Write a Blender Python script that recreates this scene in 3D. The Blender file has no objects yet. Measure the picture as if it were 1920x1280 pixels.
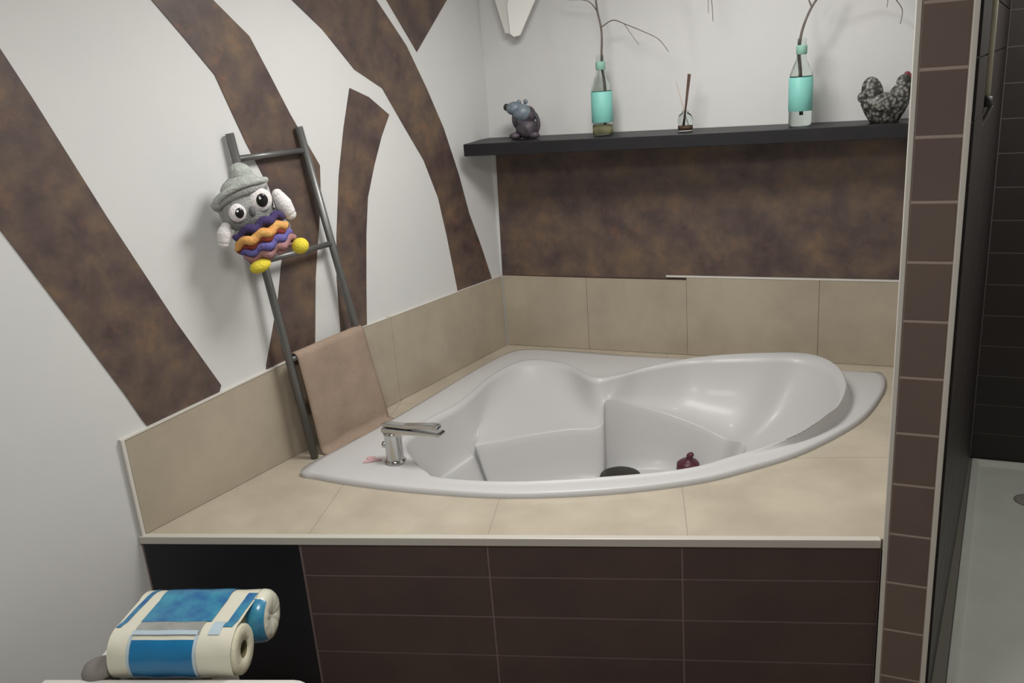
import bpy, bmesh, math, random
from mathutils import Vector, Matrix
random.seed(4)
S = bpy.context.scene
COL = S.collection
PI = math.pi

# ------------------------------------------------------------------ camera
cam = bpy.data.cameras.new('camera'); co = bpy.data.objects.new('camera', cam); COL.objects.link(co)
cam.sensor_fit = 'HORIZONTAL'; cam.sensor_width = 36.0; cam.lens = 30.12
cam.clip_start = 0.02
cr, cu, cf = [(0.917909, 0.389812, -0.074091), (-0.050869, 0.300793, 0.952332), (-0.393517, 0.870385, -0.29593)]
M = Matrix(((cr[0], cu[0], -cf[0], 0), (cr[1], cu[1], -cf[1], 0), (cr[2], cu[2], -cf[2], 0), (0, 0, 0, 1)))
co.matrix_world = Matrix.Translation((1.86529, -1.51253, 1.14609)) @ M
S.camera = co

# ------------------------------------------------------------------ world, lamps and fill lights, exposure
w = bpy.data.worlds.new('world'); S.world = w; w.use_nodes = True
w.node_tree.nodes['Background'].inputs[0].default_value = (0.9, 0.92, 1, 1)
w.node_tree.nodes['Background'].inputs[1].default_value = 0.05
def area(name, loc, target, size, power, col, shape='DISK'):
    l = bpy.data.lights.new(name, 'AREA'); l.shape = shape; l.size = size; l.energy = power; l.color = col
    o = bpy.data.objects.new(name, l); COL.objects.link(o); o.location = loc
    o.rotation_euler = (Vector(target) - Vector(loc)).to_track_quat('-Z', 'Y').to_euler(); return o
area('ceiling_area_light', (1.10, 0.62, 1.70), (1.1, 0.6, 0), 0.5, 21, (1, 0.985, 0.96))
area('ceiling_area_light', (1.1, -0.75, 1.70), (1.0, -0.4, 0), 0.45, 15, (1, 0.985, 0.96))  # added fill for the front region, standing in for room bounce
area('spot_lamp_light', (1.52, 1.30, 1.70), (1.45, 1.3, 0), 0.08, 2.6, (1, 0.985, 0.96))
area('shower_fill_light', (2.62, 1.25, 1.70), (2.55, 1.3, 0), 0.25, 13, (1, 0.99, 0.95))  # added to brighten the shower corner, not a known lamp
S.view_settings.view_transform = 'Standard'; S.view_settings.look = 'None'
S.view_settings.exposure = 0.0; S.view_settings.gamma = 1.0; S.view_settings.use_curve_mapping = False

# ------------------------------------------------------------------ materials
def lin(c):
    return tuple((v/255/12.92 if v/255 <= .04045 else ((v/255+.055)/1.055)**2.4) for v in c) + (1,)
def mat(name, c, rough=.5, metal=0, c2=None, nscale=8, bump=0, bscale=60, coat=0, trans=0, ior=1.45, c3=None, spec=.5, emit=0):
    m = bpy.data.materials.new(name); m.use_nodes = True; nt = m.node_tree; b = nt.nodes['Principled BSDF']
    b.inputs['Base Color'].default_value = lin(c); b.inputs['Roughness'].default_value = rough
    b.inputs['Metallic'].default_value = metal; b.inputs['Coat Weight'].default_value = coat
    b.inputs['Coat Roughness'].default_value = .1
    b.inputs['Transmission Weight'].default_value = trans; b.inputs['IOR'].default_value = ior
    b.inputs['Specular IOR Level'].default_value = spec
    tc = nt.nodes.new('ShaderNodeTexCoord')
    if c2:
        n = nt.nodes.new('ShaderNodeTexNoise'); n.inputs['Scale'].default_value = nscale
        n.inputs['Detail'].default_value = 6; n.inputs['Roughness'].default_value = .6
        nt.links.new(tc.outputs['Object'], n.inputs['Vector'])
        r = nt.nodes.new('ShaderNodeValToRGB'); nt.links.new(n.outputs['Fac'], r.inputs['Fac'])
        e = r.color_ramp.elements; e[0].position = .36; e[0].color = lin(c); e[1].position = .64; e[1].color = lin(c2)
        if c3:
            x = r.color_ramp.elements.new(.5); x.color = lin(c3)
        nt.links.new(r.outputs['Color'], b.inputs['Base Color'])
    if bump:
        n2 = nt.nodes.new('ShaderNodeTexNoise'); n2.inputs['Scale'].default_value = bscale; n2.inputs['Detail'].default_value = 4
        nt.links.new(tc.outputs['Object'], n2.inputs['Vector'])
        bp = nt.nodes.new('ShaderNodeBump'); bp.inputs['Strength'].default_value = bump; bp.inputs['Distance'].default_value = .004
        nt.links.new(n2.outputs['Fac'], bp.inputs['Height']); nt.links.new(bp.outputs['Normal'], b.inputs['Normal'])
    return m
M_wall = mat('white_paint', (203, 203, 201), .75, c2=(208, 207, 205), nscale=2, bump=.12, bscale=30)
M_ceil = mat('ceiling_paint', (235, 234, 230), .8)
M_beige = mat('beige_tile', (170, 160, 143), .33, c2=(185, 175, 157), nscale=5, coat=.15)
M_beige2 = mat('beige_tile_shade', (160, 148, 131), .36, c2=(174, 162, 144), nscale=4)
M_grout_b = mat('beige_grout', (152, 142, 125), .7)
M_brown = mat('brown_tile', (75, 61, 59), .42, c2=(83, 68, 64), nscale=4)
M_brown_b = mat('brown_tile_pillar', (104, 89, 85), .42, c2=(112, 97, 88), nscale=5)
M_brown_c = mat('brown_tile_shower_shade', (40, 34, 33), .45, c2=(45, 38, 37), nscale=4)  # base darkened to put the shade behind the partition into the tile
M_grout = mat('grout_grey', (122, 107, 103), .8)
M_grout_l = mat('grout_light', (168, 152, 143), .8)
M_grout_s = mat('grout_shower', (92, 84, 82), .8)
M_profile = mat('white_profile', (206, 202, 194), .35)
M_steelp = mat('satin_profile', (196, 192, 182), .4, metal=.1)
M_black = mat('black_board', (27, 27, 32), .3, c2=(30, 30, 36), nscale=3)
M_shelf = mat('black_wood', (18, 17, 20), .45, c2=(24, 22, 25), nscale=9)
M_tub = mat('white_acrylic', (191, 190, 189), .40, coat=.06)
M_chrome = mat('chrome', (200, 200, 200), .12, metal=1)
M_ladder = mat('grey_metal', (112, 112, 110), .38, metal=.55)
M_towel = mat('taupe_towel', (146, 127, 111), .95, c2=(156, 136, 119), nscale=12, bump=.5, bscale=260)
M_hem = mat('dark_hem', (70, 55, 50), .95)
M_glass = mat('clear_glass', (244, 249, 247), .04, trans=1, ior=1.10)
M_aqua = mat('aqua_sleeve', (122, 188, 178), .5, c2=(128, 194, 184), nscale=10)
M_neck = mat('aqua_band', (134, 178, 160), .6)
M_liquid = mat('amber_liquid', (200, 192, 150), .2, trans=.6)
M_twig = mat('twig_bark', (88, 82, 76), .8, c2=(112, 104, 96), nscale=40)
M_darkstick = mat('dark_reed', (84, 62, 54), .8)
M_brownliq = mat('brown_liquid', (104, 74, 58), .25)
M_white = mat('white_gloss', (214, 212, 206), .3)
M_tray = mat('shower_tray', (176, 178, 168), .5, c2=(182, 184, 174), nscale=6)
M_floor = mat('floor_tile', (120, 108, 96), .5, c2=(128, 116, 102), nscale=4)
M_dark = mat('dark_rubber', (40, 37, 34), .5)
M_wine = mat('wine_plastic', (80, 34, 46), .4)
M_grey = mat('grey_plastic', (128, 124, 118), .6)
M_cream = mat('cream_plastic', (206, 200, 176), .3)
M_film = mat('white_film', (216, 214, 196), .28, coat=.3, bump=.3, bscale=20)
M_blue = mat('blue_film', (22, 108, 158), .25, c2=(26, 116, 166), nscale=6, coat=.3, bump=.25, bscale=22)
M_blue2 = mat('deep_blue_film', (34, 92, 150), .25, c2=(60, 140, 168), nscale=18, coat=.3, bump=.4, bscale=24)
M_bgrey = mat('grey_film', (140, 142, 138), .3, c2=(158, 160, 156), nscale=20)
M_lblue = mat('pale_blue_film', (178, 196, 206), .3)
M_card = mat('cardboard', (110, 100, 70), .9)
M_yg = mat('yarn_grey', (146, 146, 143), .95, c2=(164, 164, 161), nscale=60, bump=1, bscale=160)
M_yh = mat('yarn_hat', (176, 180, 174), .95, c2=(150, 154, 148), nscale=50, bump=1, bscale=160)
M_yw = mat('yarn_white', (218, 214, 212), .95, bump=.8, bscale=160)
M_yk = mat('bead_black', (26, 25, 26), .2)
M_yn = mat('yarn_purple', (66, 54, 96), .95, bump=.8, bscale=160)
M_yo = mat('yarn_orange', (206, 138, 76), .95, c2=(214, 170, 100), nscale=30, bump=.8, bscale=160)
M_yr = mat('yarn_red', (122, 50, 40), .95, bump=.8, bscale=160)
M_yb = mat('yarn_blue', (88, 88, 150), .95, c2=(110, 100, 160), nscale=40, bump=.8, bscale=160)
M_yp = mat('yarn_mauve', (160, 120, 130), .95, c2=(150, 110, 100), nscale=40, bump=.8, bscale=160)
M_yy = mat('yarn_yellow', (214, 196, 62), .95, bump=.8, bscale=160)
M_fig = mat('blue_grey_ceramic', (92, 104, 112), .4, c2=(122, 134, 144), nscale=60)
M_figd = mat('dark_mossy_ceramic', (46, 50, 46), .5, c2=(84, 72, 84), nscale=50)
M_red = mat('red_comb', (110, 46, 52), .5)

def decor():
    m = bpy.data.materials.new('rusty_brown_stucco'); m.use_nodes = True; nt = m.node_tree; b = nt.nodes['Principled BSDF']
    tc = nt.nodes.new('ShaderNodeTexCoord')
    def noise(sc, det, ramp, dist=0):
        n = nt.nodes.new('ShaderNodeTexNoise'); n.inputs['Scale'].default_value = sc; n.inputs['Detail'].default_value = det
        n.inputs['Roughness'].default_value = .62; n.inputs['Distortion'].default_value = dist
        nt.links.new(tc.outputs['Object'], n.inputs['Vector'])
        r = nt.nodes.new('ShaderNodeValToRGB'); nt.links.new(n.outputs['Fac'], r.inputs['Fac'])
        r.color_ramp.elements[0].position = ramp[0][0]; r.color_ramp.elements[0].color = lin(ramp[0][1])
        r.color_ramp.elements[1].position = ramp[-1][0]; r.color_ramp.elements[1].color = lin(ramp[-1][1])
        for q in ramp[1:-1]: r.color_ramp.elements.new(q[0]).color = lin(q[1])
        return r
    a = noise(9, 8, [(.30, (64, 52, 50)), (.46, (83, 68, 63)), (.56, (94, 78, 67)), (.70, (112, 90, 70))], .15)
    c = noise(16, 6, [(.58, (0, 0, 0)), (.78, (170, 170, 170))], .3)
    mx = nt.nodes.new('ShaderNodeMix'); mx.data_type = 'RGBA'; mx.inputs[7].default_value = lin((142, 96, 66))
    nt.links.new(c.outputs['Color'], mx.inputs[0]); nt.links.new(a.outputs['Color'], mx.inputs[6])
    nt.links.new(mx.outputs[2], b.inputs['Base Color']); b.inputs['Roughness'].default_value = .5
    return m
M_decor = decor()
def speckle():
    m = bpy.data.materials.new('speckled_glaze'); m.use_nodes = True; nt = m.node_tree; b = nt.nodes['Principled BSDF']
    tc = nt.nodes.new('ShaderNodeTexCoord'); v = nt.nodes.new('ShaderNodeTexVoronoi'); v.inputs['Scale'].default_value = 85
    nt.links.new(tc.outputs['Object'], v.inputs['Vector'])
    r = nt.nodes.new('ShaderNodeValToRGB'); nt.links.new(v.outputs['Distance'], r.inputs['Fac'])
    r.color_ramp.elements[0].position = .12; r.color_ramp.elements[0].color = lin((136, 136, 128))
    r.color_ramp.elements[1].position = .62; r.color_ramp.elements[1].color = lin((40, 39, 36))
    nt.links.new(r.outputs['Color'], b.inputs['Base Color']); b.inputs['Roughness'].default_value = .4
    return m
M_speck = speckle()

# ------------------------------------------------------------------ helpers
def obj(name, bm, m, parent=None, smooth=False, bevel=0):
    me = bpy.data.meshes.new(name)
    bmesh.ops.recalc_face_normals(bm, faces=bm.faces[:])
    bm.to_mesh(me); bm.free(); me.materials.append(m)
    for f in me.polygons: f.use_smooth = smooth
    o = bpy.data.objects.new(name, me); COL.objects.link(o)
    if parent: o.parent = parent
    if bevel:
        b = o.modifiers.new('bevel', 'BEVEL'); b.width = bevel; b.segments = 2; b.limit_method = 'ANGLE'
    return o
def tag(o, label, cat, group=None):
    o['label'] = label; o['category'] = cat
    if group: o['group'] = group
    return o
def thing(name, label, cat, loc=(0, 0, 0), rot=(0, 0, 0), group=None):
    o = bpy.data.objects.new(name, None); COL.objects.link(o); o.location = loc; o.rotation_euler = rot
    o.empty_display_size = .05
    return tag(o, label, cat, group)
def struct(o): o['kind'] = 'structure'; return o
class Fr:
    def __init__(s, o, a, b, n): s.o, s.a, s.b, s.n = Vector(o), Vector(a), Vector(b), Vector(n)
    def __call__(s, u, v, t=0): return s.o + s.a*u + s.b*v + s.n*t
LW = Fr((0, 0, 0), (0.178395, 0.983959, 0), (0, 0, 1), (0.983959, -0.178395, 0))   # left wall: along it, up, into the room
BW = Fr((0, 1.8212, 0), (1, 0, 0), (0, 0, 1), (0, -1, 0))
FT = Fr((0, 0, 0), (0.964731, 0.263239, 0), (0, 0, 1), (0.263239, -0.964731, 0))
PF = Fr((0, 0.50, 0), (1, 0, 0), (0, 0, 1), (0, -1, 0))
XY = Fr((0, 0, 0), (1, 0, 0), (0, 1, 0), (0, 0, 1))
def add_prism(bm, fr, poly, t0, t1):
    lo = [bm.verts.new(fr(u, v, t0)) for u, v in poly]; hi = [bm.verts.new(fr(u, v, t1)) for u, v in poly]
    bm.faces.new(lo); bm.faces.new(hi[::-1]); n = len(poly)
    for i in range(n): bm.faces.new((lo[i], lo[(i+1) % n], hi[(i+1) % n], hi[i]))
def prism(name, fr, poly, t0, t1, m, parent=None, bevel=0):
    bm = bmesh.new(); add_prism(bm, fr, poly, t0, t1); return obj(name, bm, m, parent, bevel=bevel)
def rect(u0, v0, u1, v1): return [(u0, v0), (u1, v0), (u1, v1), (u0, v1)]
def catmull(P, k, closed=True):
    out = []; n = len(P); P = [Vector(q) for q in P]
    rng = range(n) if closed else range(n-1)
    for i in rng:
        if closed: a, b, c, d = P[i-1], P[i], P[(i+1) % n], P[(i+2) % n]
        else: a, b, c, d = P[max(i-1, 0)], P[i], P[i+1], P[min(i+2, n-1)]
        for j in range(k):
            t = j/k
            out.append(.5*((2*b)+(c-a)*t+(2*a-5*b+4*c-d)*t*t+(3*b-a-3*c+d)*t**3))
    if not closed: out.append(P[-1].copy())
    return out
def add_tube(bm, pts, rad, seg=10, caps=True):
    pts = [Vector(q) for q in pts]; rings = []; n = len(pts)
    up = None
    for i, q in enumerate(pts):
        t = (pts[min(i+1, n-1)]-pts[max(i-1, 0)]).normalized()
        if up is None: up = t.orthogonal().normalized()
        s = t.cross(up)
        if s.length < 1e-6: s = t.orthogonal()
        s.normalize(); up = s.cross(t).normalized()
        r = rad[i] if isinstance(rad, (list, tuple)) else rad
        rings.append([bm.verts.new(q + (s*math.cos(2*PI*k/seg)+up*math.sin(2*PI*k/seg))*r) for k in range(seg)])
    for a, b in zip(rings, rings[1:]):
        for k in range(seg): bm.faces.new((a[k], a[(k+1) % seg], b[(k+1) % seg], b[k]))
    if caps: bm.faces.new(rings[0][::-1]); bm.faces.new(rings[-1])
def add_lathe(bm, prof, seg=24, c=(0, 0, 0)):
    c = Vector(c); rings = []
    for r, z in prof:
        rings.append([bm.verts.new(c+Vector((r*math.cos(2*PI*k/seg), r*math.sin(2*PI*k/seg), z))) for k in range(seg)] if r > 1e-5 else [bm.verts.new(c+Vector((0, 0, z)))])
    for a, b in zip(rings, rings[1:]):
        for k in range(seg):
            l = (k+1) % seg
            if len(a) == 1 and len(b) == 1: continue
            if len(a) == 1: bm.faces.new((a[0], b[k], b[l]))
            elif len(b) == 1: bm.faces.new((a[k], a[l], b[0]))
            else: bm.faces.new((a[k], a[l], b[l], b[k]))
def add_ball(bm, c, r, seg=16, rot=None):
    r = (r, r, r) if not isinstance(r, (tuple, list)) else r
    m = Matrix.Translation(c) @ (rot or Matrix.Identity(4)) @ Matrix.Diagonal((r[0], r[1], r[2], 1))
    bmesh.ops.create_uvsphere(bm, u_segments=seg, v_segments=max(8, seg*2//3), radius=1, matrix=m)
def ball(name, c, r, m, parent=None, seg=16, rot=None):
    bm = bmesh.new(); add_ball(bm, c, r, seg, rot); return obj(name, bm, m, parent, True)

# ------------------------------------------------------------------ the room
FZ = -0.55; CZ = 1.75
struct(prism('floor', XY, rect(-.9, -2.6, 3.4, 2.5), FZ-.05, FZ, M_floor))
struct(prism('ceiling', XY, rect(-.9, -2.6, 3.4, 2.5), CZ, CZ+.05, M_ceil))
wl = struct(prism('wall_left', LW, rect(-2.3, FZ, 1.951, CZ), -.1, 0, M_wall))
wb = struct(prism('wall_back', BW, rect(.2, FZ, 2.10, CZ), -.1, 0, M_wall))
struct(prism('wall_front', XY, rect(-.6, -2.3, 3.2, -2.2), FZ, CZ, M_wall))
wsr = struct(prism('wall_right', XY, rect(3.0, -2.2, 3.1, 2.4), FZ, CZ, M_wall))
# partition wall between tub and shower, its narrow end faced with square brown tiles
wp = struct(prism('wall_partition', XY, [(1.900, .4988), (2.012, .4988), (2.232, 2.24), (2.085, 2.24)], FZ, CZ, M_grout_l))
Z = [1.2234, 1.0949, 0.9601, 0.825, 0.6948, 0.5618, 0.4286, 0.2915, 0.1612, 0.0288, -0.1054, -0.24]
zs = [Z[0]+.135*k for k in range(4, 0, -1)] + Z + [Z[-1]-.137, Z[-1]-.274]
zs = [z for z in zs if z < CZ]
for za, zb in zip(zs, zs[1:]):
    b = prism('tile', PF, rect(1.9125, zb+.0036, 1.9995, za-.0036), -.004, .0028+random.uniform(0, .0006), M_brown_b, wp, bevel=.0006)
prism('edge_profile', PF, rect(1.8985, FZ, 1.9100, CZ), -.006, .005, M_profile, wp, bevel=.002)
prism('edge_profile', PF, rect(2.0020, FZ, 2.0135, CZ), -.006, .005, M_profile, wp, bevel=.002)
# shower side of the partition in brown tiles darkened for shade: thin facing slabs along the wall
dpv = Vector((2.232-2.012, 2.24-.507, 0)).normalized(); PR = Fr((2.012, .507, 0), dpv, (0, 0, 1), (dpv.y, -dpv.x, 0))
LP = Vector((2.232-2.012, 2.24-.507, 0)).length
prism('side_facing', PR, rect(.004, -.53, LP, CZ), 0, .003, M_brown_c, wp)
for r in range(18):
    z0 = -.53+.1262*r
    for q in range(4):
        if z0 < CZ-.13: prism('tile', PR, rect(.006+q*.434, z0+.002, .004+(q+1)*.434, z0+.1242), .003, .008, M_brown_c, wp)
PLd = Vector((2.085-1.900, 2.24-.4988, 0)); PLL = PLd.length; PLd.normalize(); PL = Fr((1.900, .4988, 0), PLd, (0, 0, 1), (-PLd.y, PLd.x, 0))
prism('plaster_facing', PL, rect(.003, 0, PLL-.42, CZ), 0, .002, M_wall, wp)
# shower back wall
ws = struct(prism('wall_shower', XY, rect(2.10, 2.207, 3.0, 2.30), FZ, CZ, M_grout_s))
SF = Fr((0, 2.207, 0), (1, 0, 0), (0, 0, 1), (0, -1, 0))
for r in range(18):
    z0 = -.53+.1262*r
    if z0+.126 > CZ: break
    for q in range(2):
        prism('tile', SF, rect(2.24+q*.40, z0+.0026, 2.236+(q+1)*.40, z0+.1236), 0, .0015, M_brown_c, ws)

# decorative stucco shapes on the left wall
def decal(poly, parent, fr, lab=None):
    o = prism('stucco_shape', fr, poly, 0, .003, M_decor, parent)
    if lab: o['label'] = lab
decal([(-0.221, 1.6509), (-0.0668, 1.2914), (-0.0198, 1.1807), (0.1014, 0.8777), (0.2387, 0.5555), (0.3465, 0.3273), (0.3154, 0.2736), (0.1043, 0.264), (0.0794, 0.3171), (0.0459, 0.4046), (-0.0555, 0.6421), (-0.1652, 0.8925), (-0.3186, 1.2749)], wl, LW, 'widest rusty brown stucco band, nearest the camera')
decal([(0.2963, 1.4599), (0.3536, 1.404), (0.432, 1.3107), (0.5133, 1.2098), (0.5512, 1.1042), (0.585, 1.0125), (0.6452, 0.8745), (0.6706, 0.7542), (0.655, 0.6551), (0.6112, 0.5268), (0.5549, 0.4019), (0.5234, 0.3337), (0.5179, 0.307), (0.7317, 0.3111), (0.7363, 0.3472), (0.7796, 0.5567), (0.8237, 0.7088), (0.8514, 0.8011), (0.868, 0.9117), (0.8157, 1.0055), (0.7739, 1.0796), (0.713, 1.2048), (0.6596, 1.312), (0.5508, 1.4089), (0.4667, 1.4676)], wl, LW, 'bent rusty brown stucco band behind the ladder')
decal([(0.7602, 1.4851), (0.848, 1.4162), (0.9612, 1.331), (1.0861, 1.2039), (1.2143, 1.1367), (1.3067, 1.0011), (1.4016, 0.8655), (1.4656, 0.715), (1.496, 0.5626), (1.5171, 0.4281), (1.5316, 0.336), (1.5319, 0.2909), (1.7842, 0.2978), (1.7724, 0.3289), (1.7182, 0.4748), (1.6562, 0.6202), (1.6091, 0.7885), (1.5406, 0.9709), (1.4604, 1.1238), (1.369, 1.2764), (1.2357, 1.4258), (1.1545, 1.5033)], wl, LW, 'long rusty brown stucco band reaching the corner')
decal([(1.0519, 1.1452), (1.1406, 1.1105), (1.2349, 1.0443), (1.1826, 0.9751), (1.1262, 0.8797), (1.0741, 0.7755), (1.0428, 0.6492), (1.0124, 0.4827), (0.9883, 0.3355), (0.9824, 0.3032), (0.8537, 0.3119), (0.8625, 0.3864), (0.8751, 0.5343), (0.902, 0.6761), (0.9483, 0.8664), (1.0, 1.0189)], wl, LW, 'small forked rusty brown stucco piece under the long band')
decal([(1.2093, 1.5175), (1.2862, 1.4305), (1.4257, 1.2534), (1.6349, 1.4356), (1.7611, 1.5447)], wl, LW, 'pointed rusty brown stucco piece at the top')
decal([(0.3525, 0.8602), (0.3379, 0.3137)] + [(2.05, .315), (2.05, .87)], wb, BW, 'rectangular rusty brown stucco field under the shelf')

# ------------------------------------------------------------------ tiled tub surround
sur = thing('tub_surround', 'built-in tub surround with beige tiled deck, low beige upstands and brown tiled front', 'surround', (0.95, 0.9, FZ))
def S_(o):      # parent keeping world place
    o.parent = sur; o.matrix_parent_inverse = Matrix.Translation(sur.location).inverted(); return o
# tub outline (top view, metres) used for the deck opening
O = [(0.2181, 0.4523), (0.2474, 0.632), (0.2869, 0.8386), (0.3205, 1.0903), (0.3563, 1.3849), (0.4014, 1.6323), (0.4652, 1.717), (0.597, 1.7256), (0.7391, 1.7291), (0.881, 1.7192), (1.0163, 1.7162), (1.1897, 1.7144), (1.3985, 1.7014), (1.5573, 1.6939), (1.6908, 1.6891), (1.8015, 1.6868), (1.8734, 1.695), (1.8921, 1.602), (1.8769, 1.4555), (1.8161, 1.2226), (1.6729, 0.9596), (1.5252, 0.7922), (1.4014, 0.6834), (1.2, 0.57), (0.9311, 0.4723), (0.6774, 0.4323), (0.4643, 0.4222), (0.3054, 0.4288)]
def hull(P):
    P = sorted(P); 
    def half(Q):
        h = []
        for q in Q:
            while len(h) > 1 and (h[-1][0]-h[-2][0])*(q[1]-h[-2][1])-(h[-1][1]-h[-2][1])*(q[0]-h[-2][0]) <= 0: h.pop()
            h.append(q)
        return h[:-1]
    return half(P)+half(P[::-1])
H = hull(O); cx = sum(q[0] for q in H)/len(H); cy = sum(q[1] for q in H)/len(H)
H = [(cx+(x-cx)*.985, cy+(y-cy)*.985) for x, y in H]
def clip(poly, a, b, inside):
    out = []; n = len(poly)
    def sd(q): return ((b[0]-a[0])*(q[1]-a[1])-(b[1]-a[1])*(q[0]-a[0]))*(1 if inside else -1)
    for i in range(n):
        p0, p1 = poly[i], poly[(i+1) % n]; s0, s1 = sd(p0), sd(p1)
        if s0 >= 0: out.append(p0)
        if (s0 > 0 > s1) or (s0 < 0 < s1):
            t = s0/(s0-s1); out.append((p0[0]+(p1[0]-p0[0])*t, p0[1]+(p1[1]-p0[1])*t))
    return out
def parea(P): return abs(sum(P[i][0]*P[(i+1) % len(P)][1]-P[(i+1) % len(P)][0]*P[i][1] for i in range(len(P))))/2 if len(P) > 2 else 0
deck = [(0.002, 0.001), (1.897, .5175), (1.905, .525), (2.055, 1.8205), (.3325, 1.8205)]
def holed(polys):
    out = []
    for P in polys:
        rem = P
        for i in range(len(H)):
            if parea(rem) < 1e-7: break
            a, b = H[i], H[(i+1) % len(H)]
            o_ = clip(rem, a, b, False)
            if parea(o_) > 1e-7: out.append(o_)
            rem = clip(rem, a, b, True)
    return out
def deck_part(name, cell, z0, z1, m):
    P = cell
    for i in range(len(deck)):
        P = clip(P, deck[i], deck[(i+1) % len(deck)], True)
        if len(P) < 3: return
    bm = bmesh.new()
    for q in holed([P]): add_prism(bm, XY, q, z0, z1)
    if len(bm.faces) == 0: bm.free(); return
    S_(obj(name, bm, m))
deck_part('deck_bed', rect(-.5, -.5, 3, 3), -.03, -.0006, M_grout_b)
g = .0012
for i, (u0, u1) in enumerate(((-.3, .49), (.49, .985), (.985, 1.50), (1.50, 2.6))):
    for j, (v0, v1) in enumerate(((-1, .46), (.46, .96), (.96, 1.46), (1.46, 2.4))):
        c = [FT(u, 0, -v) for u, v in rect(u0+g, v0+g, u1-g, v1-g)]
        deck_part('tile', [(q.x, q.y) for q in c], -.0006, 0, M_beige)
LF = 1.9697
# front face: core, black access panel, brown tiles, white edge profile
S_(prism('front_core', FT, rect(.0, FZ, LF-.005, -.022), -.03, .0016, M_grout))
S_(prism('access_panel', FT, rect(.006, FZ+.005, .462, -.023), -.004, .004, M_black, bevel=.0015))
rows = [-.022, -.1180, -.2405, -.3630, -.4850, FZ]
cols = [.466, .982, 1.484, LF-.006]
for i, (za, zb) in enumerate(zip(rows, rows[1:])):
    for ua, ub in zip(cols, cols[1:]):
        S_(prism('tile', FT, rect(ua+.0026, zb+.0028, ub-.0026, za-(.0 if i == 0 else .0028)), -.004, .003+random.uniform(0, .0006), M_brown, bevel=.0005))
S_(prism('edge_profile', FT, rect(.0, -.022, LF-.008, .0012), -.012, .008, M_steelp, bevel=.002))
# upstand along the left wall
hs = [(.012, 0.2946), (.30, .312), (.612, .3215)]
def up(fr, u0, u1, h0, h1, m, t=.010): return S_(prism('upstand_tile', fr, [(u0+.0005, .001), (u1-.0005, .001), (u1-.0005, h1), (u0+.0005, h0)], .0005, t, m, bevel=.001))
up(LW, .012, .614, .288, .320, M_beige2); up(LW, .614, 1.108, .324, .333, M_beige2); up(LW, 1.108, 1.604, .331, .321, M_beige2); up(LW, 1.604, 1.840, .320, .315, M_beige2)
S_(prism('edge_profile', LW, [(.0, .286), (.614, .320), (.614, .3245), (.0, .2915)], .0, .012, M_profile))
S_(prism('edge_profile', LW, rect(.0, -.02, .011, .2905), .0, .0125, M_profile, bevel=.002))
S_(prism('edge_profile', LW, [(.93, .3335), (1.604, .3215), (1.838, .3155), (1.838, .3175), (1.604, .3235), (.93, .3355)], .0, .011, M_profile))
up(BW, .342, .724, .317, .3145, M_beige2); up(BW, .724, 1.1456, .3145, .314, M_beige2); up(BW, 1.1456, 1.648, .3255, .3255, M_beige2, .012); up(BW, 1.648, 2.035, .3255, .3255, M_beige2, .012)
S_(prism('edge_profile', BW, rect(1.064, .3262, 2.035, .3330), .0035, .014, M_profile, bevel=.001))
S_(prism('gap_filler', BW, rect(.345, .3145, 1.14, .3185), .0005, .006, M_hem))

# ------------------------------------------------------------------ bathtub
tub = thing('bathtub', 'white acrylic corner bathtub with moulded corner seat and raised headrest', 'bathtub', (1.1, 1.1, 0))
hI = [.02]*28
for k, v in {10: .03, 11: .05, 12: .068, 13: .08, 14: .08, 15: .08, 16: .08, 17: .078, 18: .066, 19: .045, 20: .028}.items(): hI[k] = v
Ixy = [(0.4894, 0.6503), (0.4308, 0.753), (0.4423, 0.9259), (0.4769, 1.073), (0.4733, 1.3622), (0.5081, 1.5253), (0.5834, 1.5734), (0.7232, 1.5393), (0.87, 1.4108), (0.9571, 1.4584), (1.0406, 1.539), (1.1895, 1.6171), (1.3093, 1.6306), (1.4647, 1.6482), (1.6154, 1.669), (1.7175, 1.5778), (1.764, 1.3921), (1.7559, 1.2027), (1.72, 1.1028), (1.6582, 1.0115), (1.5743, 0.9338), (1.4808, 0.8514), (1.3737, 0.7431), (1.1794, 0.64), (0.9053, 0.5339), (0.6854, 0.5018), (0.6266, 0.527), (0.5534, 0.5851)]
MID = [(0.5402, 1.0205, -0.12), (0.6088, 1.1031, -0.13), (0.694, 1.2061, -0.14), (0.8043, 1.2831, -0.14), (0.9205, 1.3226, -0.13), (0.9264, 1.3894, -0.05), (1.0057, 1.4589, -0.09), (1.1326, 1.488, -0.13), (1.2574, 1.4724, -0.16), (1.3616, 1.4407, -0.19)]
I = [Vector((x, y, h)) for (x, y), h in zip(Ixy, hI)]
Ov = [Vector((x, y, .012)) for x, y in O]
C0 = Vector((1.02, .98, 0))
Mv = []
for k in range(28):
    if 4 <= k <= 13: Mv.append(Vector(MID[k-4]))
    else:
        d = Vector((C0.x-I[k].x, C0.y-I[k].y, 0)); amt = {0: .03, 1: .03, 2: .04, 3: .07, 14: .28, 15: .36, 16: .36, 17: .32, 18: .26, 19: .20, 20: .13, 21: .06}.get(k, .05)
        dn = d.normalized(); z = {14: -.21, 15: -.22, 16: -.22, 17: -.22, 18: -.22, 19: -.2, 20: -.18, 21: -.12, 3: -.155, 2: -.19, 1: -.19, 0: -.16}.get(k, -.07)
        Mv.append(Vector((I[k].x, I[k].y, 0))+dn*amt+Vector((0, 0, z)))
Fv = []
for k in range(28):
    d = (C0-Mv[k]); d.z = 0; dn = d.normalized()
    Fv.append(Vector((Mv[k].x, Mv[k].y, 0))+dn*min(.09, d.length*.3)+Vector((0, 0, -.335)))
K = 6
cO, cI, cM, cF = (catmull(q, K) for q in (Ov, I, Mv, Fv))
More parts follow.
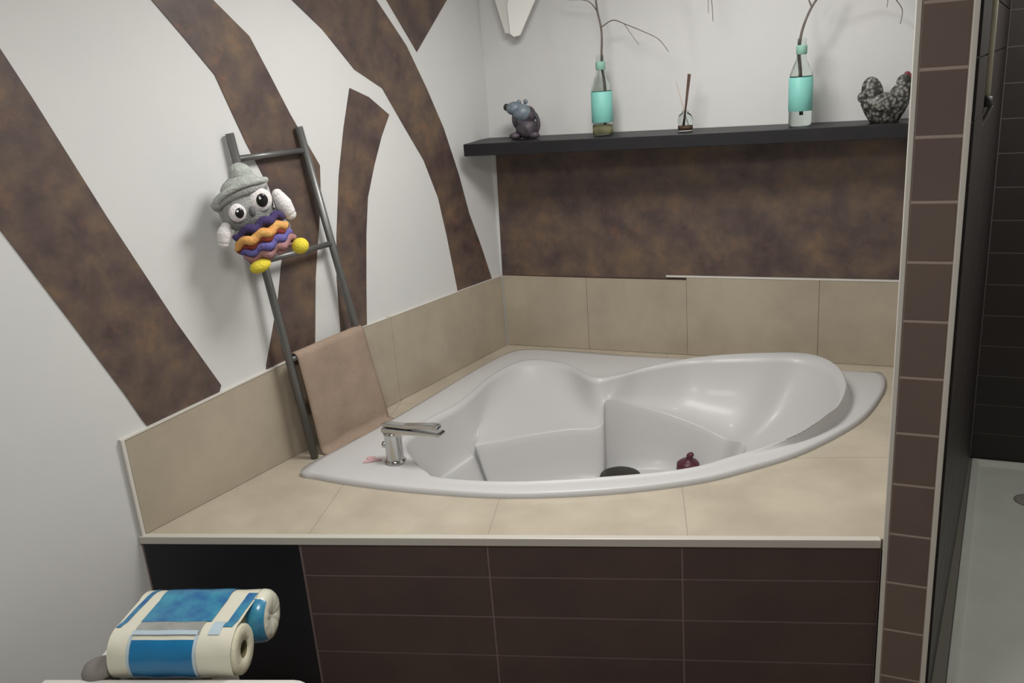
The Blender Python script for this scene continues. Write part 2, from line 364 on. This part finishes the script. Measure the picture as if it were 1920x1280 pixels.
rings = []
N = len(cO)
def ring(f): rings.append([f(i) for i in range(N)])
ring(lambda i: Vector((cO[i].x, cO[i].y, .0)))
ring(lambda i: cO[i]+Vector((0, 0, .004)))
def toward(a, b, t, z=None):
    q = a.lerp(b, t); 
    if z is not None: q.z = z
    return q
ring(lambda i: toward(cO[i], cI[i], .12, .019))
ring(lambda i: toward(cO[i], cI[i], .55, .018))
ring(lambda i: toward(cO[i], cI[i], .78, 1*.016+max(0, cI[i].z-.024)*.0))
ring(lambda i: toward(cO[i], cI[i], .86, .016+max(0, cI[i].z-.02)*.25))
ring(lambda i: toward(cO[i], cI[i], .94, cI[i].z-max(0, cI[i].z-.02)*.08))
ring(lambda i: cI[i]+Vector((0, 0, .0015)))
for t, zz in ((.05, .14), (.12, .30), (.25, .52), (.42, .72), (.60, .86), (.80, .96), (.93, 1.0)):
    ring(lambda i: Vector((*(cI[i].lerp(cM[i], t)).xy, cI[i].z+(cM[i].z-cI[i].z)*zz)))
ring(lambda i: cM[i])
for t, zz in ((.03, .02), (.12, .14), (.35, .5), (.6, .8), (.85, .96), (1, 1)):
    ring(lambda i: Vector((*(cM[i].lerp(cF[i], t)).xy, cM[i].z+(cF[i].z-cM[i].z)*zz)))
for t in (.3, .65, .9): ring(lambda i: toward(cF[i], C0, t, -.337-.003*t))
bm = bmesh.new(); vr = [[bm.verts.new(q) for q in r] for r in rings]
for a, b in zip(vr, vr[1:]):
    for k in range(N): bm.faces.new((a[k], a[(k+1) % N], b[(k+1) % N], b[k]))
bm.faces.new(vr[-1])
sh = obj('shell', bm, M_tub, None, True)
def T_(o): o.parent = tub; o.matrix_parent_inverse = Matrix.Translation(tub.location).inverted(); return o
T_(sh)
bm = bmesh.new(); add_lathe(bm, [(0, -.003), (.034, -.003), (.034, .002), (.028, .006), (0, .007)], 24, (.78, .86, -.340))
T_(obj('drain_cover', bm, M_chrome, None, True))
sk = [Vector((q.x, q.y, .0)) for q in cO]
# faded pink print on the rim beside the tap
bm = bmesh.new(); px_, py_ = (0.4074, 0.5656)
add_prism(bm, XY, [(px_+.022*(1+.35*math.sin(3*a+1)+.2*math.sin(5*a))*math.cos(a), py_+.022*(1+.35*math.sin(3*a+1)+.2*math.sin(5*a))*math.sin(a)) for a in [2*PI*k/24 for k in range(24)]], .0188, .0198)
pm = T_(obj('faded_sticker', bm, mat('pink_print', (196, 160, 162), .5))); pm['label'] = 'faded pink print on the rim beside the tap'

# ------------------------------------------------------------------ tap
tp = (0.4884, 0.5771)
tap = thing('bath_tap', 'chrome single lever tap standing on the left rim of the white tub', 'tap', (tp[0], tp[1], .018), (0, 0, math.radians(-8)))
bm = bmesh.new(); add_lathe(bm, [(0, 0), (.034, 0), (.034, .004), (.029, .008), (.0275, .012), (.0275, .095), (.029, .100), (0, .101)], 28)
obj('tap_body', bm, M_chrome, tap, True)
FS = Fr((0, 0, 0), Vector((1, .10, 0)).normalized(), (0, 0, 1), Vector((-.10, 1, 0)).normalized())
prism('spout', FS, [(-.029, .100), (.02, .090), (.05, .101), (.160, .108), (.178, .106), (.184, .112), (.178, .120), (.05, .117), (-.029, .116)], -.020, .020, M_chrome, tap, .004)
prism('lever', FS, [(-.031, .119), (.06, .120), (.150, .130), (.172, .128), (.174, .140), (.150, .143), (.05, .131), (-.031, .129)], -.014, .014, M_chrome, tap, .003)
bm = bmesh.new(); add_tube(bm, [(-.024, -.006, .055), (-.036, -.008, .055)], .010, 12); obj('diverter_knob', bm, M_chrome, tap, True)

# ------------------------------------------------------------------ things in the tub
bx_, by_ = (1.0725, 1.0591)
bm = bmesh.new(); add_lathe(bm, [(.0, 0), (.05, 0), (.074, .012), (.080, .035), (.074, .050), (.05, .060), (.0, .064)], 32)
o = obj('drain_bowl', bm, M_dark, None, True); 

DB = o
bm = bmesh.new(); add_lathe(bm, [(0, 0), (.03, 0), (.040, .012), (.043, .045), (.041, .066), (.030, .076), (.014, .080), (.012, .090), (.014, .100), (.008, .108), (0, .109)], 20)
for v in bm.verts: v.co.x += max(0, v.co.z-.07)*.3
WT = obj('toy_body', bm, M_wine, None, True)

# ------------------------------------------------------------------ towel ladder
lad = thing('towel_ladder', 'grey tubular towel ladder leaning on the left wall', 'ladder', tuple(LW(.72, 0, .06)))
def L_(o): o.parent = lad; o.matrix_parent_inverse = Matrix.Translation(lad.location).inverted(); return o
A0 = LW(*(0.5876, 0.007), .085); A0.z = .002; A1 = LW(*(0.5155, 1.0464), .020)
B1 = LW(*(0.7838, 1.0409), .020); B0 = LW(*(0.8806, 0.3518), .055)
B0 = B1+(B0-B1)*((B1.z-.002)/(B1.z-B0.z))
for a, b in ((A0, A1), (B0, B1)):
    bm = bmesh.new(); add_tube(bm, [a, b], .0125, 14); L_(obj('rail', bm, M_ladder, None, True))
def at(a, b, z): return a+(b-a)*((z-a.z)/(b.z-a.z))
ZR = [0.9729, 0.6651, 0.3437]
for z in ZR:
    bm = bmesh.new(); add_tube(bm, [at(A0, A1, z), at(B0, B1, z-.004)], .0095, 12); L_(obj('rung', bm, M_ladder, None, True))
# towel over the third rung
zt = ZR[2]; q0 = at(A0, A1, zt); q1 = at(B0, B1, zt)
bm = bmesh.new()
nU, grid = 22, []
bl = Vector((*(0.194, 0.5923), .004)); br = Vector((*(0.2617, 0.9137), .010))
e0 = q0+(q1-q0)*.06+LW.n*.002; e1 = q0+(q1-q0)*1.03+LW.n*.006+Vector((0, 0, .004))
nrm = LW.n
for iu in range(nU+1):
    u = iu/nU; top = e0.lerp(e1, u); bot = bl.lerp(br, u)
    # curved hem, folds
    rr = .0175
    col = []
    back = top-nrm*rr; 
    for v in (0.5, .4, .25, .1): col.append(Vector((back.x, back.y, top.z-v*.36)))
    for a in (180, 150, 120, 90, 60, 30, 0):
        col.append(top+nrm*(rr*math.cos(math.radians(a)))+Vector((0, 0, rr*math.sin(math.radians(a)))))
    f0 = top+nrm*rr
    for v in range(1, 13):
        t = v/12; q = f0.lerp(bot, t)+nrm*(.005*math.sin(u*9+1)*t+.003*math.sin(u*17+t*5)*t)
        q.z = f0.z+(bot.z-f0.z)*t
        col.append(q)
    last = col[-1]; col.append(last+nrm*.012+Vector((0, 0, -.001))); col.append(last+nrm*.03+Vector((0, 0, -.002+.0)))
    for c_ in col: c_.z = max(c_.z, .004)
    grid.append([bm.verts.new(c_) for c_ in col])
for a, b in zip(grid, grid[1:]):
    for k in range(len(a)-1): bm.faces.new((a[k], a[k+1], b[k+1], b[k]))
tw = obj('towel', bm, M_towel, None, True)
sm_ = tw.modifiers.new('thick', 'SOLIDIFY'); sm_.thickness = .005; sm_.offset = 0
tag(tw, 'taupe towel hanging over the lower rung of the grey ladder', 'towel')

# ------------------------------------------------------------------ crochet toy sitting on the ladder
pc = LW(*(0.4706, 0.8093), .125)
fdir = Vector((.80, -.60, 0)).normalized(); rdir = Vector((.60, .80, 0)).normalized()
sc_ = 1/636.2
toy = thing('crochet_toy', 'grey crochet owl-like toy with big white eyes, hat and striped skirt, sitting on the ladder', 'toy', tuple(pc), (0, 0, math.atan2(rdir.y, rdir.x)))
def P_(x, y, d=0): return Vector(((x-478)*sc_*1.06, -d, (410-y)*sc_))     # local: right, towards room is -Y, up
tilt = Matrix.Rotation(math.radians(-18), 4, 'Y')
ball('head', P_(466, 385), (.078, .062, .075), M_yg, toy, 24, tilt)
ball('body', P_(488, 432), (.085, .058, .060), M_yg, toy, 24, tilt)
for (x, y, r, pr) in ((445, 391, .026, .0125), (485, 374, .033, .0165)):
    e = ball('eye', P_(x, y, .052), (r, .014, r), M_yw, toy, 20)
    ball('pupil', P_(x+1, y, .064), (pr, .006, pr*1.15), M_yk, e, 16)
    ball('glint', P_(x-3, y-4, .070), (.0035, .002, .0035), M_yw, e, 8)
ball('beak', P_(467, 391, .063), (.0095, .010, .014), mat('yarn_dark', (96, 96, 98), .9), toy, 12)
for nm, pts, d, r in (('left_wing', [(424, 415), (420, 425), (416, 442)], .03, [.014, .020, .016]), ('right_wing', [(518, 370), (526, 388), (535, 408)], .03, [.016, .024, .017])):
    bm = bmesh.new(); 
    pp = catmull([P_(x, y, d) for x, y in pts], 4, False); rr_ = [r[0]+(r[1]-r[0])*min(1, i/4) if i <= 4 else r[1]+(r[2]-r[1])*(i-4)/4 for i in range(len(pp))]
    add_tube(bm, pp, rr_, 14); add_ball(bm, pp[0], rr_[0]); add_ball(bm, pp[-1], rr_[-1]); obj('wing', bm, M_yw, toy, True)
def stripe(name, pts, r, m, d=.05, wav=.0):
    bm = bmesh.new(); n_ = len(pts)
    pp = catmull([P_(x, y, d*math.sin(PI*(i+.35)/(n_-.3))**.7+.012) for i, (x, y) in enumerate(pts)], 6, False)
    ph = len(COL.objects)*1.3
    for i, q in enumerate(pp): q.z += .0055*math.sin(i*.95+ph); q.y += .004*math.cos(i*.95+ph)
    add_tube(bm, pp, [r*(.55+.45*math.sin(PI*i/(len(pp)-1))**.5) for i in range(len(pp))], 10); obj(name, bm, m, toy, True)
stripe('stripe', [(434, 436), (455, 424), (480, 414), (503, 406), (522, 408)], .013, M_yn, .055)
stripe('stripe', [(432, 452), (452, 441), (478, 432), (505, 424), (526, 424)], .014, M_yo, .062)
stripe('stripe', [(436, 460), (458, 450), (482, 441), (506, 433), (528, 431)], .010, M_yr, .060)
stripe('stripe', [(442, 465), (462, 460), (488, 452), (510, 443), (530, 440)], .013, M_yb, .058)
stripe('stripe', [(448, 476), (468, 472), (492, 465), (515, 455), (536, 447)], .013, M_yp, .052)
stripe('stripe', [(455, 484), (472, 480), (495, 472), (515, 464), (532, 458)], .010, M_yp, .040)
for x, y, rx in ((467, 490, .032), (540, 466, .025)): ball('foot', P_(x, y, .055), (rx, .026, .019 if x < 500 else .023), M_yy, toy, 16, tilt)
# hat: slouched crown and rolled brim
bm = bmesh.new(); add_ball(bm, P_(462, 350, .0), (.058, .050, .034), 20, tilt); add_ball(bm, P_(468, 334, -.005), (.035, .032, .042), 20, tilt)
obj('hat_crown', bm, M_yh, toy, True)
bm = bmesh.new(); add_tube(bm, catmull([P_(414, 378, .03), P_(416, 366, .042), P_(436, 351, .060), P_(460, 343, .066), P_(484, 340, .058), P_(502, 342, .03)], 6, False), .0095, 12); obj('hat_brim', bm, M_yh, toy, True)
bm = bmesh.new(); add_tube(bm, catmull([P_(412, 380, .018), P_(424, 370, .03), P_(440, 360, .045), P_(470, 352, .052), P_(498, 350, .03)], 6, False), .015, 12); obj('hat_band', bm, M_yg, toy, True)

# ------------------------------------------------------------------ shelf on the back wall
ZS = .904
shf = prism('wall_shelf', XY, [(.312, 1.8205), (.345, 1.535), (1.955, 1.600), (2.03, 1.65), (2.052, 1.8205)], ZS-.046, ZS, M_shelf, bevel=.002)
tag(shf, 'long black floating shelf on the back wall above the brown field', 'shelf')
def px_at(x): return x
YS = 1.68
# bottles with twigs
def bottle(name, x, s, label, group):
    t = thing(name, label, 'vase', (x, YS, ZS), group=group)
    H_ = .285; bm = bmesh.new()
    prof = [(0, .003), (.036, .003), (.0385, .008), (.0385, .150), (.036, .175), (.026, .200), (.0165, .222), (.0145, .250), (.0145, .278), (.0165, .280), (.0165, .287)]
    add_lathe(bm, prof, 32); add_lathe(bm, [(r-.0022 if r > .004 else 0, z+.003) for r, z in prof], 32)
    obj('glass_body', bm, M_glass, t, True)
    bm = bmesh.new(); add_lathe(bm, [(.0392, .048+s), (.0402, .049+s), (.0402, .158+s), (.0392, .159+s)], 32); obj('sleeve', bm, M_aqua, t, True)
    bm = bmesh.new(); add_lathe(bm, [(.0152, .236), (.0178, .238), (.0182, .262), (.0168, .266), (.0152, .266)], 20); obj('neck_band', bm, M_neck, t, True)
    return t
b1 = bottle('bottle_vase', .866, .0, 'bottle vase with aqua sleeve and yellowish water, left on the shelf', 'aqua sleeved bottle vases')
bm = bmesh.new(); add_lathe(bm, [(0, .009), (.035, .009), (.035, .040), (0, .041)], 24); obj('water', bm, M_liquid, b1, True)
b2 = bottle('bottle_vase.001', 1.575, .004, 'bottle vase with aqua sleeve beside the speckled hen on the shelf', 'aqua sleeved bottle vases')
def YPt(l): return [Vector(q) for q in l]
def branch(name, label, specs):
    bm = bmesh.new()
    for pts, r0, r1 in specs:
        pp = catmull(pts, 5, False); n_ = len(pp)
        add_tube(bm, pp, [r0+(r1-r0)*i/(n_-1) for i in range(n_)], 7)
    o = obj(name, bm, M_twig, None, True); tag(o, label, 'twig'); return o

branch('bare_twig', 'thin bare twig with drooping side shoots standing in the left aqua bottle', [
 ([(0.8737, 1.68, 0.934), (0.8778, 1.68, 1.0749), (0.8713, 1.68, 1.1606), (0.8763, 1.68, 1.2718), (0.8619, 1.68, 1.3554), (0.8597, 1.68, 1.4366), (0.8758, 1.68, 1.5234)], .0048, .0030),
 ([(0.8792, 1.68, 1.29), (0.9223, 1.675, 1.308), (0.9713, 1.67, 1.2891), (1.0392, 1.665, 1.2578), (1.0927, 1.66, 1.228), (1.1265, 1.66, 1.1838)], .0022, .0011),
 ([(0.9655, 1.67, 1.2914), (0.9841, 1.68, 1.2589), (1.0085, 1.7, 1.2168)], .0012, .0008),
 ([(0.8652, 1.68, 1.3387), (0.8444, 1.68, 1.3698), (0.8147, 1.68, 1.3872), (0.7328, 1.68, 1.399), (0.6829, 1.68, 1.437)], .0022, .0012),
 ([(0.871, 1.68, 1.5064), (0.9912, 1.68, 1.5788), (1.1594, 1.68, 1.5412), (1.2586, 1.68, 1.4286), (1.2744, 1.68, 1.3417), (1.2795, 1.68, 1.2721)], .0026, .0011),
 ([(1.246, 1.68, 1.4503), (1.2618, 1.68, 1.3772), (1.2632, 1.68, 1.3014)], .0014, .0009)])
branch('bare_twig', 'forked dark bare twig rising from the right aqua bottle', [
 ([(1.5781, 1.68, 0.9425), (1.5732, 1.68, 1.0748), (1.5678, 1.68, 1.1528), (1.5733, 1.68, 1.2084), (1.589, 1.68, 1.2574), (1.6065, 1.68, 1.2923), (1.632, 1.68, 1.3309), (1.6626, 1.68, 1.4004)], .0056, .0032),
 ([(1.6033, 1.68, 1.2877), (1.5943, 1.68, 1.31), (1.5815, 1.68, 1.3525), (1.5829, 1.68, 1.4255)], .0030, .0016),
 ([(1.6445, 1.68, 1.354), (1.744, 1.68, 1.3755), (1.8255, 1.68, 1.3223), (1.8621, 1.68, 1.2804), (1.8793, 1.68, 1.2499), (1.8753, 1.68, 1.2101)], .0024, .0011),
 ([(1.8087, 1.68, 1.3447), (1.833, 1.68, 1.2992), (1.8332, 1.68, 1.264)], .0015, .0009)])
# reed diffuser
df_ = thing('reed_diffuser', 'small glass reed diffuser with dark sticks in the middle of the shelf', 'diffuser', (1.178, YS, ZS))
bm = bmesh.new(); pr = [(0, .002), (.025, .002), (.027, .006), (.027, .045), (.022, .058), (.012, .064), (.012, .074)]
add_lathe(bm, pr, 24); add_lathe(bm, [(max(r-.002, 0), z+.003) for r, z in pr], 24); obj('glass_jar', bm, M_glass, df_, True)
bm = bmesh.new(); add_lathe(bm, [(0, .006), (.0238, .006), (.0238, .022), (0, .0225)], 20); obj('oil', bm, M_brownliq, df_, True)
for k, (dx, dy, dz, r) in enumerate(((.014, .0, .200, .0032), (.018, .01, .198, .003), (-.034, .01, .178, .0014), (.020, -.006, .195, .0026))):
    bm = bmesh.new(); add_tube(bm, [(-dx*.4, -dy*.4, .012), (dx, dy, dz)], r, 8); obj('reed', bm, M_darkstick if k != 2 else mat('pale_reed', (178, 160, 148), .8), df_, True)

# animal figurine, left on the shelf
fg = thing('animal_figurine', 'small blue-grey and dark figurine of a crouching animal at the left end of the shelf', 'figurine', (.540, YS, ZS), (0, 0, math.radians(8)))
bm = bmesh.new(); add_ball(bm, (.016, 0, .040), (.046, .036, .040)); add_ball(bm, (-.012, 0, .075), (.030, .030, .040)); add_ball(bm, (.02, 0, .09), (.036, .03, .036)); obj('body', bm, M_figd, fg, True)
bm = bmesh.new(); add_ball(bm, (-.026, -.006, .118), (.036, .028, .026)); add_ball(bm, (.004, -.012, .100), (.038, .028, .034)); obj('head', bm, M_fig, fg, True)
ball('snout', (-.058, -.008, .124), (.013, .013, .014), M_dark, fg, 12)
for sx in (-.006, .014): ball('ear', (sx, -.012 if sx < 0 else .014, .140), (.009, .006, .010), M_fig, fg, 10)
for x_, y_ in ((-.030, -.022), (-.030, .02), (.05, -.026)): ball('paw', (x_, y_, .014), (.022, .014, .0135), M_figd, fg, 12)
bm = bmesh.new(); add_tube(bm, catmull([(.052, 0, .02), (.064, .0, .05), (.056, 0, .085), (.04, 0, .10)], 4, False), .008, 8); obj('tail', bm, M_figd, fg, True)

# speckled hen, right on the shelf
hn = thing('hen_figurine', 'dark speckled ceramic hen with red comb at the right end of the shelf', 'figurine', (1.842, YS, ZS), (0, 0, math.radians(4)))
bm = bmesh.new()
pr = [(-.066, .0), (0, 0)]
add_lathe(bm, [(0, 0), (.040, .0), (.046, .012), (.058, .035), (.068, .06), (.066, .078), (.045, .092), (0, .098)], 24)
for v in bm.verts: v.co.x *= 1.10; v.co.y *= .62
add_ball(bm, (-.040, 0, .100), (.034, .022, .050), 18, Matrix.Rotation(math.radians(-12), 4, 'Y'))
add_ball(bm, (-.062, 0, .085), (.024, .016, .022), 12)
add_ball(bm, (.045, 0, .085), (.034, .028, .045), 18, Matrix.Rotation(math.radians(25), 4, 'Y'))
add_ball(bm, (.055, 0, .125), (.024, .021, .026), 16)
obj('body', bm, M_speck, hn, True)
bm = bmesh.new(); add_ball(bm, (.063, 0, .150), (.010, .004, .009)); add_ball(bm, (.072, 0, .142), (.009, .004, .010)); add_ball(bm, (.076, 0, .108), (.007, .004, .012)); obj('comb', bm, M_red, hn, True)
bm = bmesh.new(); add_tube(bm, [(.074, 0, .124), (.090, 0, .119)], [.007, .001], 8); obj('beak', bm, M_cream, hn, True)
ball('wing', (0, -.036, .062), (.036, .010, .024), M_speck, hn, 16, Matrix.Rotation(math.radians(-14), 4, 'Y'))
ball('eye', (.064, -.019, .130), .003, M_yk, hn, 8)

# white pendant at the top of the back wall
wo = thing('hanging_ornament', 'white folded pendant with pointed tips hanging before the back wall', 'ornament', (0.5026, 1.75, 1.2892))
FO = Fr((0, 0, 0), (1, 0, 0), (0, 0, 1), (0, -1, 0))
OR = [(-0.0151, 0.0092), (-0.0001, -0.0019), (0.0249, 0.0018), (0.0959, 0.1224), (0.116, 0.1619), (0.0084, 0.1882), (-0.02, 0.1146)]
prism('front_fold', FO, OR, 0, .006, mat('white_paper', (238, 237, 233), .6), wo)
OR2 = [(-0.0418, 0.0154), (-0.0106, 0.0088), (-0.0111, 0.1138), (0.0172, 0.1873), (-0.0819, 0.1824), (-0.073, 0.1294)]
prism('rear_fold', FO, OR2, -.012, -.006, mat('white_lace', (214, 213, 208), .7), wo)
bm = bmesh.new(); add_tube(bm, [(.0, -.003, .11), (.0, 0.0, CZ-wo.location.z)], .001, 6); obj('string', bm, M_white, wo)

# ------------------------------------------------------------------ shower things
tr = thing('shower_tray', 'pale grey-white shower tray behind the tiled pillar', 'shower tray', (2.5, 1.4, FZ))
def R_(o, t): o.parent = t; o.matrix_parent_inverse = Matrix.Translation(t.location).inverted(); return o
TL = [(2.062, .55), (2.245, 2.20), (2.98, 2.20), (2.98, .55)]
TLi = [(2.085, .575), (2.262, 2.175), (2.955, 2.175), (2.955, .575)]
bm = bmesh.new(); 
def q4(zs): return [bm.verts.new((x, y, z)) for (x, y), z in zs]
r0 = q4([(q, FZ+.001) for q in TL]); r1 = q4([(q, -.515) for q in TL]); r2 = q4([(q, -.515) for q in TLi]); r3 = q4([(((x*.97+2.5*.03), (y*.97+1.4*.03)), -.528) for x, y in TLi])
for a, b in ((r0, r1), (r1, r2), (r2, r3)):
    for k in range(4): bm.faces.new((a[k], a[(k+1) % 4], b[(k+1) % 4], b[k]))
bm.faces.new(r3); bm.faces.new(r0[::-1]); R_(obj('basin', bm, M_tray, None, False, .004), tr)
R_(prism('side_strip', XY, [(2.0245, .55), (2.2345, 2.20), (2.244, 2.20), (2.061, .55)], FZ+.001, -.517, mat('lit_strip_grey', (104, 100, 92), .6)), tr)  # added strip; its grey stands in for tray light on the lower wall
dx_, dy_ = (2.384, 1.881)
bm = bmesh.new(); add_lathe(bm, [(0, 0), (.05, 0), (.05, .003), (.044, .005), (0, .005)], 24, (dx_+.03, dy_, -.528)); R_(obj('drain_grate', bm, M_grey, None, True), tr)
sr = thing('shower_rail', 'cream and chrome vertical shower rail with dark lower bracket beside the tiled pillar', 'shower rail', (2.095, .86, 1.0))
zb = 1.0034; xr = 2.0762; xr2 = 2.0679
bm = bmesh.new(); add_tube(bm, [(xr2, .86, CZ-.15), (xr2, .86, zb+.01)], .0085, 12); R_(obj('rail_tube', bm, M_cream, None, True), sr)
bm = bmesh.new(); add_tube(bm, [(xr2, .86, zb+.012), (xr2, .86, zb-.012)], .014, 14); R_(obj('lower_bracket', bm, M_dark, None, True), sr)
bm = bmesh.new(); add_tube(bm, [(xr2, .86, zb), (PR(.36, 0, .004)).to_tuple()[:2]+(zb,)], .007, 10); R_(obj('wall_mount', bm, M_chrome, None, True), sr)
bm = bmesh.new(); add_tube(bm, [(xr2, .86, CZ-.17), (PR(.36, 0, .004)).to_tuple()[:2]+(CZ-.17,)], .007, 10); R_(obj('wall_mount', bm, M_chrome, None, True), sr)
bm = bmesh.new(); add_tube(bm, catmull([(2.0793, 0.86, 0.9935), (2.072, 0.86, 0.9731), (2.0605, 0.86, 0.9477), (2.0559, 0.86, 0.9205), (2.0538, 0.86, 0.903)], 5, False), .0045, 8); R_(obj('hose', bm, M_grey, None, True), sr)

# ------------------------------------------------------------------ front left: white low cabinet with the pack of paper rolls
zc = -.10
ca, cb = Vector((0.2877, -0.3977, 0)), Vector((0.7524, -0.2491, 0))
du = (cb-ca).normalized(); dn_ = Vector((du.y, -du.x, 0)); Lc = (cb-ca).length
CF = Fr((ca.x, ca.y, 0), du, -dn_, (0, 0, 1))         # u along, v away from the camera
cab = thing('low_cabinet', 'white low stand with a rounded corner carrying the wrapped paper rolls', 'cabinet', (ca.x+du.x*Lc/2, ca.y+du.y*Lc/2, FZ))
rp = [(-.16, -.30)]+[(Lc-.06+.06*math.cos(math.radians(a)), -.24+.06*math.sin(math.radians(a))) for a in (-90, -60, -30, 0)]+[(Lc-.05+.05*math.cos(math.radians(a)), -.05+.05*math.sin(math.radians(a))) for a in (0, 18, 36, 54, 72, 90)]+[(-.16, 0)]
R_(prism('top', CF, rp, zc-.03, zc, M_white, bevel=.006), cab)
R_(prism('body', CF, rect(-.12, -.27, Lc-.04, -.03), FZ+.001, zc-.031, M_white, bevel=.004), cab)

def pt(u, v, z): return CF(u, v, z)
pk = thing('paper_roll_pack', 'plastic-wrapped pack of paper rolls in blue and white film on the white stand', 'pack', tuple(pt(.15, -.12, zc)))
# ledge behind the stand, hidden by it, on which the rolls lie
zl = zc-.035; RR = .060
R_(prism('rear_ledge', CF, rect(-.10, .0, .22, .22), zl-.02, zl, M_white), cab)
R_(prism('rear_leg', CF, rect(-.08, .02, .20, .20), FZ+.001, zl-.02, M_white), cab)
def K_(o): return R_(o, pk)
LR = .30
v1, v2 = .067, .192
def roll_at(v):
    bm = bmesh.new(); n = 28; c = [(v, zl+RR+.003)]
    prof = [(0.003, RR-.003), (0.0, RR-.006), (0.0, .021), (.004, .020), (LR-.004, .020), (LR, .021), (LR, RR-.006), (LR-.003, RR-.003)]
    rg = [[bm.verts.new(pt(u, v+r*math.cos(2*PI*k/n), zl+RR+.003+r*math.sin(2*PI*k/n))) for k in range(n)] for u, r in prof]
    for i in range(len(rg)):
        a, b = rg[i], rg[(i+1) % len(rg)]
        for k in range(n): bm.faces.new((a[k], a[(k+1) % n], b[(k+1) % n], b[k]))
    r = K_(obj('paper_roll', bm, mat('tissue_paper', (206, 202, 178), .9, bump=.4, bscale=90), None, True))
    bm = bmesh.new(); rg = [[bm.verts.new(pt(u, v+.0195*math.cos(2*PI*k/n), zl+RR+.003+.0195*math.sin(2*PI*k/n))) for k in range(n)] for u in (.003, LR-.002)]
    for k in range(n): bm.faces.new((rg[0][k], rg[0][(k+1) % n], rg[1][(k+1) % n], rg[1][k]))
    c = obj('cardboard_core', bm, M_card, None, True); c.parent = r
roll_at(v1); roll_at(v2)
Rf = RR+.0035; zc_ = zl+RR+.003
prof = []      # (v, z) from the front bottom over both rolls to the back
for a in range(215, 69, -10): prof.append((v1+Rf*math.cos(math.radians(a)), zc_+Rf*math.sin(math.radians(a))))
prof.append(((v1+v2)/2, zc_+Rf*.965))
for a in range(108, -36, -10): prof.append((v2+Rf*math.cos(math.radians(a)), zc_+Rf*math.sin(math.radians(a))))
random.seed(9)
def film(name, u0, u1, i0, i1, off, m, nu=10, par=None, wr=.0012, skew=0):
    bm = bmesh.new(); g_ = []
    for iu in range(nu+1):
        row = []
        for i in range(i0, i1+1):
            u = u0+(u1-u0)*iu/nu+skew*(i-i0)/(i1-i0)
            v, z = prof[i]; cv = v1 if i <= 15 else v2
            d = Vector((v-cv, z-zc_)); d = d.normalized() if 14 < i or i < 14 else Vector((0, 1))
            if i == 15: d = Vector((0, 1))
            o_ = off+wr*(.5+.5*math.sin(u*70+i*.9))
            row.append(bm.verts.new(pt(u, v+d.x*o_, max(z+d.y*o_, zl+.0005))))
        g_.append(row)
    for a, b in zip(g_, g_[1:]):
        for k in range(len(a)-1): bm.faces.new((a[k], a[k+1], b[k+1], b[k]))
    o = obj(name, bm, m, None, True)
    if par: o.parent = par
    else: K_(o)
    return o
NP = len(prof)-1
wrp = film('wrapper', .0, LR-.005, 0, NP, 0, M_film, 26)
film('blue_label', .055, .205, 0, 9, .0016, M_blue, 14)
film('pale_border', .048, .0545, 0, 10, .0018, M_lblue, 2); film('pale_border', .2055, .213, 0, 10, .0018, M_lblue, 2)
film('pale_border', .052, .21, 10, 11, .0034, M_lblue, 8)
film('grey_label', .055, .214, 10, 14, .0018, M_bgrey, 12)
film('deep_blue_label', .052, .225, 14, 24, .0022, M_blue2, 14, skew=.01)
film('blue_streak', .002, .014, 12, 22, .0018, M_blue2, 3, skew=.025)
film('blue_streak', .235, .262, 10, 14, .0018, M_lblue, 3)
film('blue_streak', .262, .285, 12, 18, .0018, M_blue2, 3, skew=.01)
# film closing over the right end of the rear roll, with a blue stripe
bm = bmesh.new(); n = 28; rg = []
for du_, k in ((0, 1), (.012, .97), (.022, .85), (.026, .6), (.024, .3), (.020, .12)):
    rg.append([bm.verts.new(pt(LR-.004+du_+.003*math.sin(q*2.3)*(1-k), v2+.004+Rf*k*math.cos(2*PI*q/n), zc_+Rf*k*math.sin(2*PI*q/n))) for q in range(n)])
for a, b in zip(rg, rg[1:]):
    for q in range(n): bm.faces.new((a[q], a[(q+1) % n], b[(q+1) % n], b[q]))
bm.faces.new(rg[-1]); K_(obj('end_film', bm, M_film, None, True))
bm = bmesh.new(); g_ = []
for a_ in range(110, 230, 8):
    c_, s_ = math.cos(math.radians(a_)), math.sin(math.radians(a_))
    g_.append([bm.verts.new(pt(LR-.02+x_, v2+.004+(Rf+.002)*k_*c_, zc_+(Rf+.002)*k_*s_)) for x_, k_ in ((0, 1), (.016, 1.0), (.030, .98), (.041, .86))])
for a, b in zip(g_, g_[1:]):
    for q in range(3): bm.faces.new((a[q], a[q+1], b[q+1], b[q]))
K_(obj('blue_streak', bm, M_blue2, None, True))

# grey rounded lid left of the pack
gx, gy = CF(-.040, .03, 0).xy
gl = thing('round_container', 'small grey round-lidded container left of the paper roll pack', 'container', (gx, gy, zl))
bm = bmesh.new(); add_lathe(bm, [(0, 0), (.036, 0), (.038, .004), (.038, .030), (0, .030)], 24); obj('base', bm, M_grey, gl, True)
bm = bmesh.new(); add_lathe(bm, [(0, .0302), (.040, .0302), (.040, .038), (.034, .050), (.018, .057), (0, .059)], 24); obj('lid', bm, M_grey, gl, True)

# the two loose things lying in the tub
DB.location = (1.0126, 1.249, -.3395)
WT.location = (1.236, 1.3765, -.3395)
tag(DB, 'black round bowl lying in the white tub, half hidden by the front rim', 'bowl'); 
tag(WT, 'dark red knobbed bath toy in the tub, right of the black bowl', 'toy'); WT.name = 'bath_toy'; DB.name = 'round_bowl'
